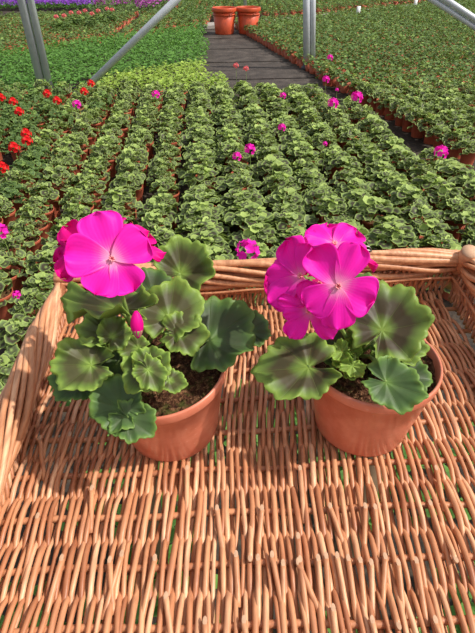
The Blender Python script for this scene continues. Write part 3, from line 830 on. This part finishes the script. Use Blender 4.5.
A(eL,(148,366,.154),(168,354,0),(142,352,.10),nh=(0,-.5,1),w=1.05,seed=30,rnd=.55,camw=.5,fold=.10)
A(eL,(148,370,.156),(160,389,0),(142,352,.10),nh=(.1,-.3,1),w=.9,seed=10,rnd=.5,camw=.5,fold=.10)
A(eL,(169,380,.122),(186,385,0),(150,362,.09),nh=(.1,-.2,1),w=.9,seed=11,rnd=.4,camw=.4,fold=.05)
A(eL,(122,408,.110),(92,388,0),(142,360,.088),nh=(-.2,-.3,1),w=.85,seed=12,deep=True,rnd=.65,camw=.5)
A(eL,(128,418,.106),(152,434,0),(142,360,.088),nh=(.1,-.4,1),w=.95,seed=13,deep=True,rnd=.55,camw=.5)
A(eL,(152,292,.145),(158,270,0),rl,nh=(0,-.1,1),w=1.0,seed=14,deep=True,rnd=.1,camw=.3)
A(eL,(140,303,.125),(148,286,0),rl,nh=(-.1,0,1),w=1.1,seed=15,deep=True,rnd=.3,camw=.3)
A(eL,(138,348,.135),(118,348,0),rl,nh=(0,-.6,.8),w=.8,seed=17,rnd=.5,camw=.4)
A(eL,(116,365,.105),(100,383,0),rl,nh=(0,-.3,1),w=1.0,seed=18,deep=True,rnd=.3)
stalk(eL,[(142,356,.080),(140,350,.095),(146,335,.12),(150,325,.13)],.0032,'stem','wstem')
stalk(eL,[(146,358,.082),(134,385,.098),(124,411,.108)],.0021,'stem','wstem')
stalk(eL,[(142,352,.09),(133,330,.14),(125,305,.185),(115,268,.225)],.0020,'flower_stalk')
stalk(eL,[(160,345,.085),(170,320,.12),(180,276,.149)],.0016,'stem')
# bud
def bud(e,c,tip,r,mat='pinkd'):
    P0=T(*c);P1=T(*tip); ts=np.linspace(0,1,14); P=[W2L(e,P0+(P1-P0)*t) for t in ts]
    b=MB(); V,f=tube(P,[r*math.sin(PI*min(1,(t*.93+.04)))**.7+.0003 for t in ts],14); b.add(V,f,rho=.6,rnd=.1)
    bo=link('bud',b.mesh('bud',M[mat]),e)
    b=MB(); V,f=tube(P[:5],[r*1.06*math.sin(PI*(t*.93+.05))**.7 for t in ts[:5]],12); b.add(V,f); link('calyx',b.mesh('calyx',M['stem']),bo)
bud(eL,(138,338,.168),(136,311,.190),.0052)
n=unit(TOCAM(T(112,258,.23))+np.array([.05,-.1,.15]))
FLh=.232
# back florets first
nb=unit(TOCAM(T(75,250,.21))+np.array([-.75,.1,.1]))
floret(eL,(82,250,.212),nb,[(196,.036,.030,.0),(228,.034,.032,.1),(168,.028,.032,.1),(125,.028,.036,.1),(262,.026,.028,.2)],'pinkd',41)
floret(eL,(98,236,.220),unit([-.35,.2,.9]),[(100,.036,.040,.1),(135,.042,.042,.1),(170,.034,.038,.2),(60,.034,.038,.1),(205,.030,.036,.1)],'pinkd',42)
floret(eL,(130,243,.215),unit([.5,-.1,.9]),[(12,.036,.020,.0),(60,.03,.034,.1),(-10,.032,.014,.1),(100,.03,.030,.1),(330,.02,.02,.1)],'pinkd',43)
floret(eL,(112,259,FLh),n,[(108,.0395,.045,.10),(176,.037,.043,.14),(246,.032,.038,.12),(305,.031,.036,.10),(32,.033,.042,.16)],'pink',44)

# --- right plant
pb=T(359,421,.006)
eR=empty('potted_geranium',(pb[0],pb[1],WT),(0,0,1.3))
tag(eR,'geranium with clustered pink bloom over broad leaves, right one on the wicker tray','potted plant','geraniums on the tray')
bpy.context.view_layer.update()
hero_pot(eR)
rr_=(357,356,.088)
A(eR,(308,367,.125),(257,372,0),rr_,nh=(-.2,-.15,1),w=.86,seed=51,rnd=.22,camw=.5,gap=.28,pr=.0019)
A(eR,(382,330,.150),(411,288,0),rr_,nh=(0,-.2,1),w=.86,seed=52,rnd=.05,camw=.5,pr=.0019)
A(eR,(390,350,.120),(424,350,0),rr_,nh=(.15,-.1,1),w=.72,seed=53,rnd=.2,camw=.3,pr=.0017)
A(eR,(386,382,.130),(424,396,0),rr_,nh=(0,-.35,1),w=.85,seed=54,deep=True,rnd=.75,camw=.5,pr=.0017)
A(eR,(406,378,.104),(431,380,0),rr_,nh=(.3,-.1,1),w=1.0,deep=True,seed=55,rnd=.4)
A(eR,(338,350,.115),(310,338,0),rr_,nh=(-.1,-.1,1),w=.9,deep=True,seed=56,rnd=.5,camw=.3)
A(eR,(372,305,.120),(356,280,0),(360,340,.09),nh=(0,.1,1),w=.8,deep=True,seed=58,rnd=.6,camw=.2)
A(eR,(388,352,.118),(370,360,0),rr_,nh=(-.2,-.2,1),w=.9,seed=63,rnd=.5,camw=.35)
for k,(x,y,x2,y2,s) in enumerate([(346,358,338,345,1),(346,360,334,366,1),(350,352,348,340,1),(352,366,350,378,1),(342,352,330,350,1),(356,330,362,322,1),(354,336,347,330,1),(352,370,362,376,1)]):
    A(eR,(x,y,.118+.003*k%.02),(x2,y2,.128),rr_,nh=(random.uniform(-.4,.4),random.uniform(-.7,0),1),w=1.2,seed=70+k,rnd=.9,camw=.3,fold=.17,cup=.35)
stalk(eR,[(358,360,.080),(357,355,.09),(352,345,.11)],.0036,'stem','wstem')
stalk(eR,[(357,350,.09),(345,335,.14),(332,310,.19),(325,290,.205)],.0021,'flower_stalk')
stalk(eR,[(362,362,.082),(374,372,.10),(384,381,.129)],.0018,'stem')
stalk(eR,[(360,350,.085),(358,335,.11),(356,318,.13)],.0012,'stem')
def nf(px,py,h,dx=0,dy=0,dz=0): return unit(TOCAM(T(px,py,h))+np.array([dx,dy,dz]))
floret(eR,(334,246,.210),unit([.0,-.25,1]),[(150,.030,.036,.3),(95,.030,.040,.2),(40,.032,.040,.1),(200,.030,.034,.3),(330,.030,.032,.2)],'pink',81,pale=.3)
floret(eR,(345,250,.205),unit([.4,.1,1]),[(20,.030,.030,.0),(75,.026,.030,.0),(-40,.026,.028,.0),(-20,.034,.020,.0),(130,.026,.028,.1)],'pinkd',82)
floret(eR,(303,277,.212),unit([-.7,-.4,.6]),[(165,.036,.042,.2),(105,.038,.038,.25),(212,.036,.040,.25),(260,.030,.034,.2),(60,.028,.03,.3)],'pink',83,pale=.2)
floret(eR,(290,278,.195),unit([-.5,-.3,.8]),[(175,.026,.036,.0),(235,.030,.034,.0),(120,.03,.034,.0),(290,.030,.032,.1),(40,.03,.03,.1)],'pinkd',86)
floret(eR,(309,309,.198),nf(310,309,.2,-.1,-.5,-.2),[(165,.027,.018,.1),(240,.030,.024,.1),(312,.032,.021,.1),(195,.022,.016,.1),(95,.024,.024,.0)],'pink',84,pale=.4)
floret(eR,(320,285,.190),unit([-.3,-.6,.7]),[(90,.034,.036,.1),(250,.032,.034,.1),(160,.03,.034,.1),(20,.03,.03,.1),(300,.03,.032,.1)],'pinkd',87)
floret(eR,(338,286,.222),nf(339,285,.22,.05,-.1,0),[(124,.036,.036,.10),(66,.036,.032,.14),(-22,.031,.042,.05),(218,.030,.036,.08),(272,.035,.034,.05)],'pink',85)

# ------------------------------------------------------------------ light
w=bpy.data.worlds.new('world'); sc.world=w; w.use_nodes=True; nt=w.node_tree; nt.nodes.clear()
o=nt.nodes.new('ShaderNodeOutputWorld'); bg=nt.nodes.new('ShaderNodeBackground'); sky=nt.nodes.new('ShaderNodeTexSky')
sky.sky_type='NISHITA'; sky.sun_disc=False; sky.sun_elevation=math.radians(48); sky.sun_rotation=math.radians(110); sky.dust_density=4; sky.ozone_density=.6
mx=nt.nodes.new('ShaderNodeMix'); mx.data_type='RGBA'; mx.inputs[0].default_value=.55; mx.inputs[7].default_value=(4.2,4.1,4.0,1)
nt.links.new(sky.outputs[0],mx.inputs[6]); nt.links.new(mx.outputs[2],bg.inputs[0]); bg.inputs[1].default_value=.16
nt.links.new(bg.outputs[0],o.inputs[0])
sun=bpy.data.lights.new('sun','SUN'); sun.energy=4.2; sun.angle=math.radians(1.2); sun.color=(1,.95,.87)
so=bpy.data.objects.new('sun',sun); C.objects.link(so)
az=math.radians(-8); el=math.radians(50)    # azimuth measured from +X towards +Y
d=Vector((math.cos(el)*math.cos(az),math.cos(el)*math.sin(az),math.sin(el)))
so.rotation_euler=d.to_track_quat('Z','Y').to_euler()
sc.view_settings.view_transform='Standard'; sc.view_settings.look='None'; sc.view_settings.gamma=1; sc.view_settings.use_curve_mapping=False
sc.view_settings.exposure=0.0
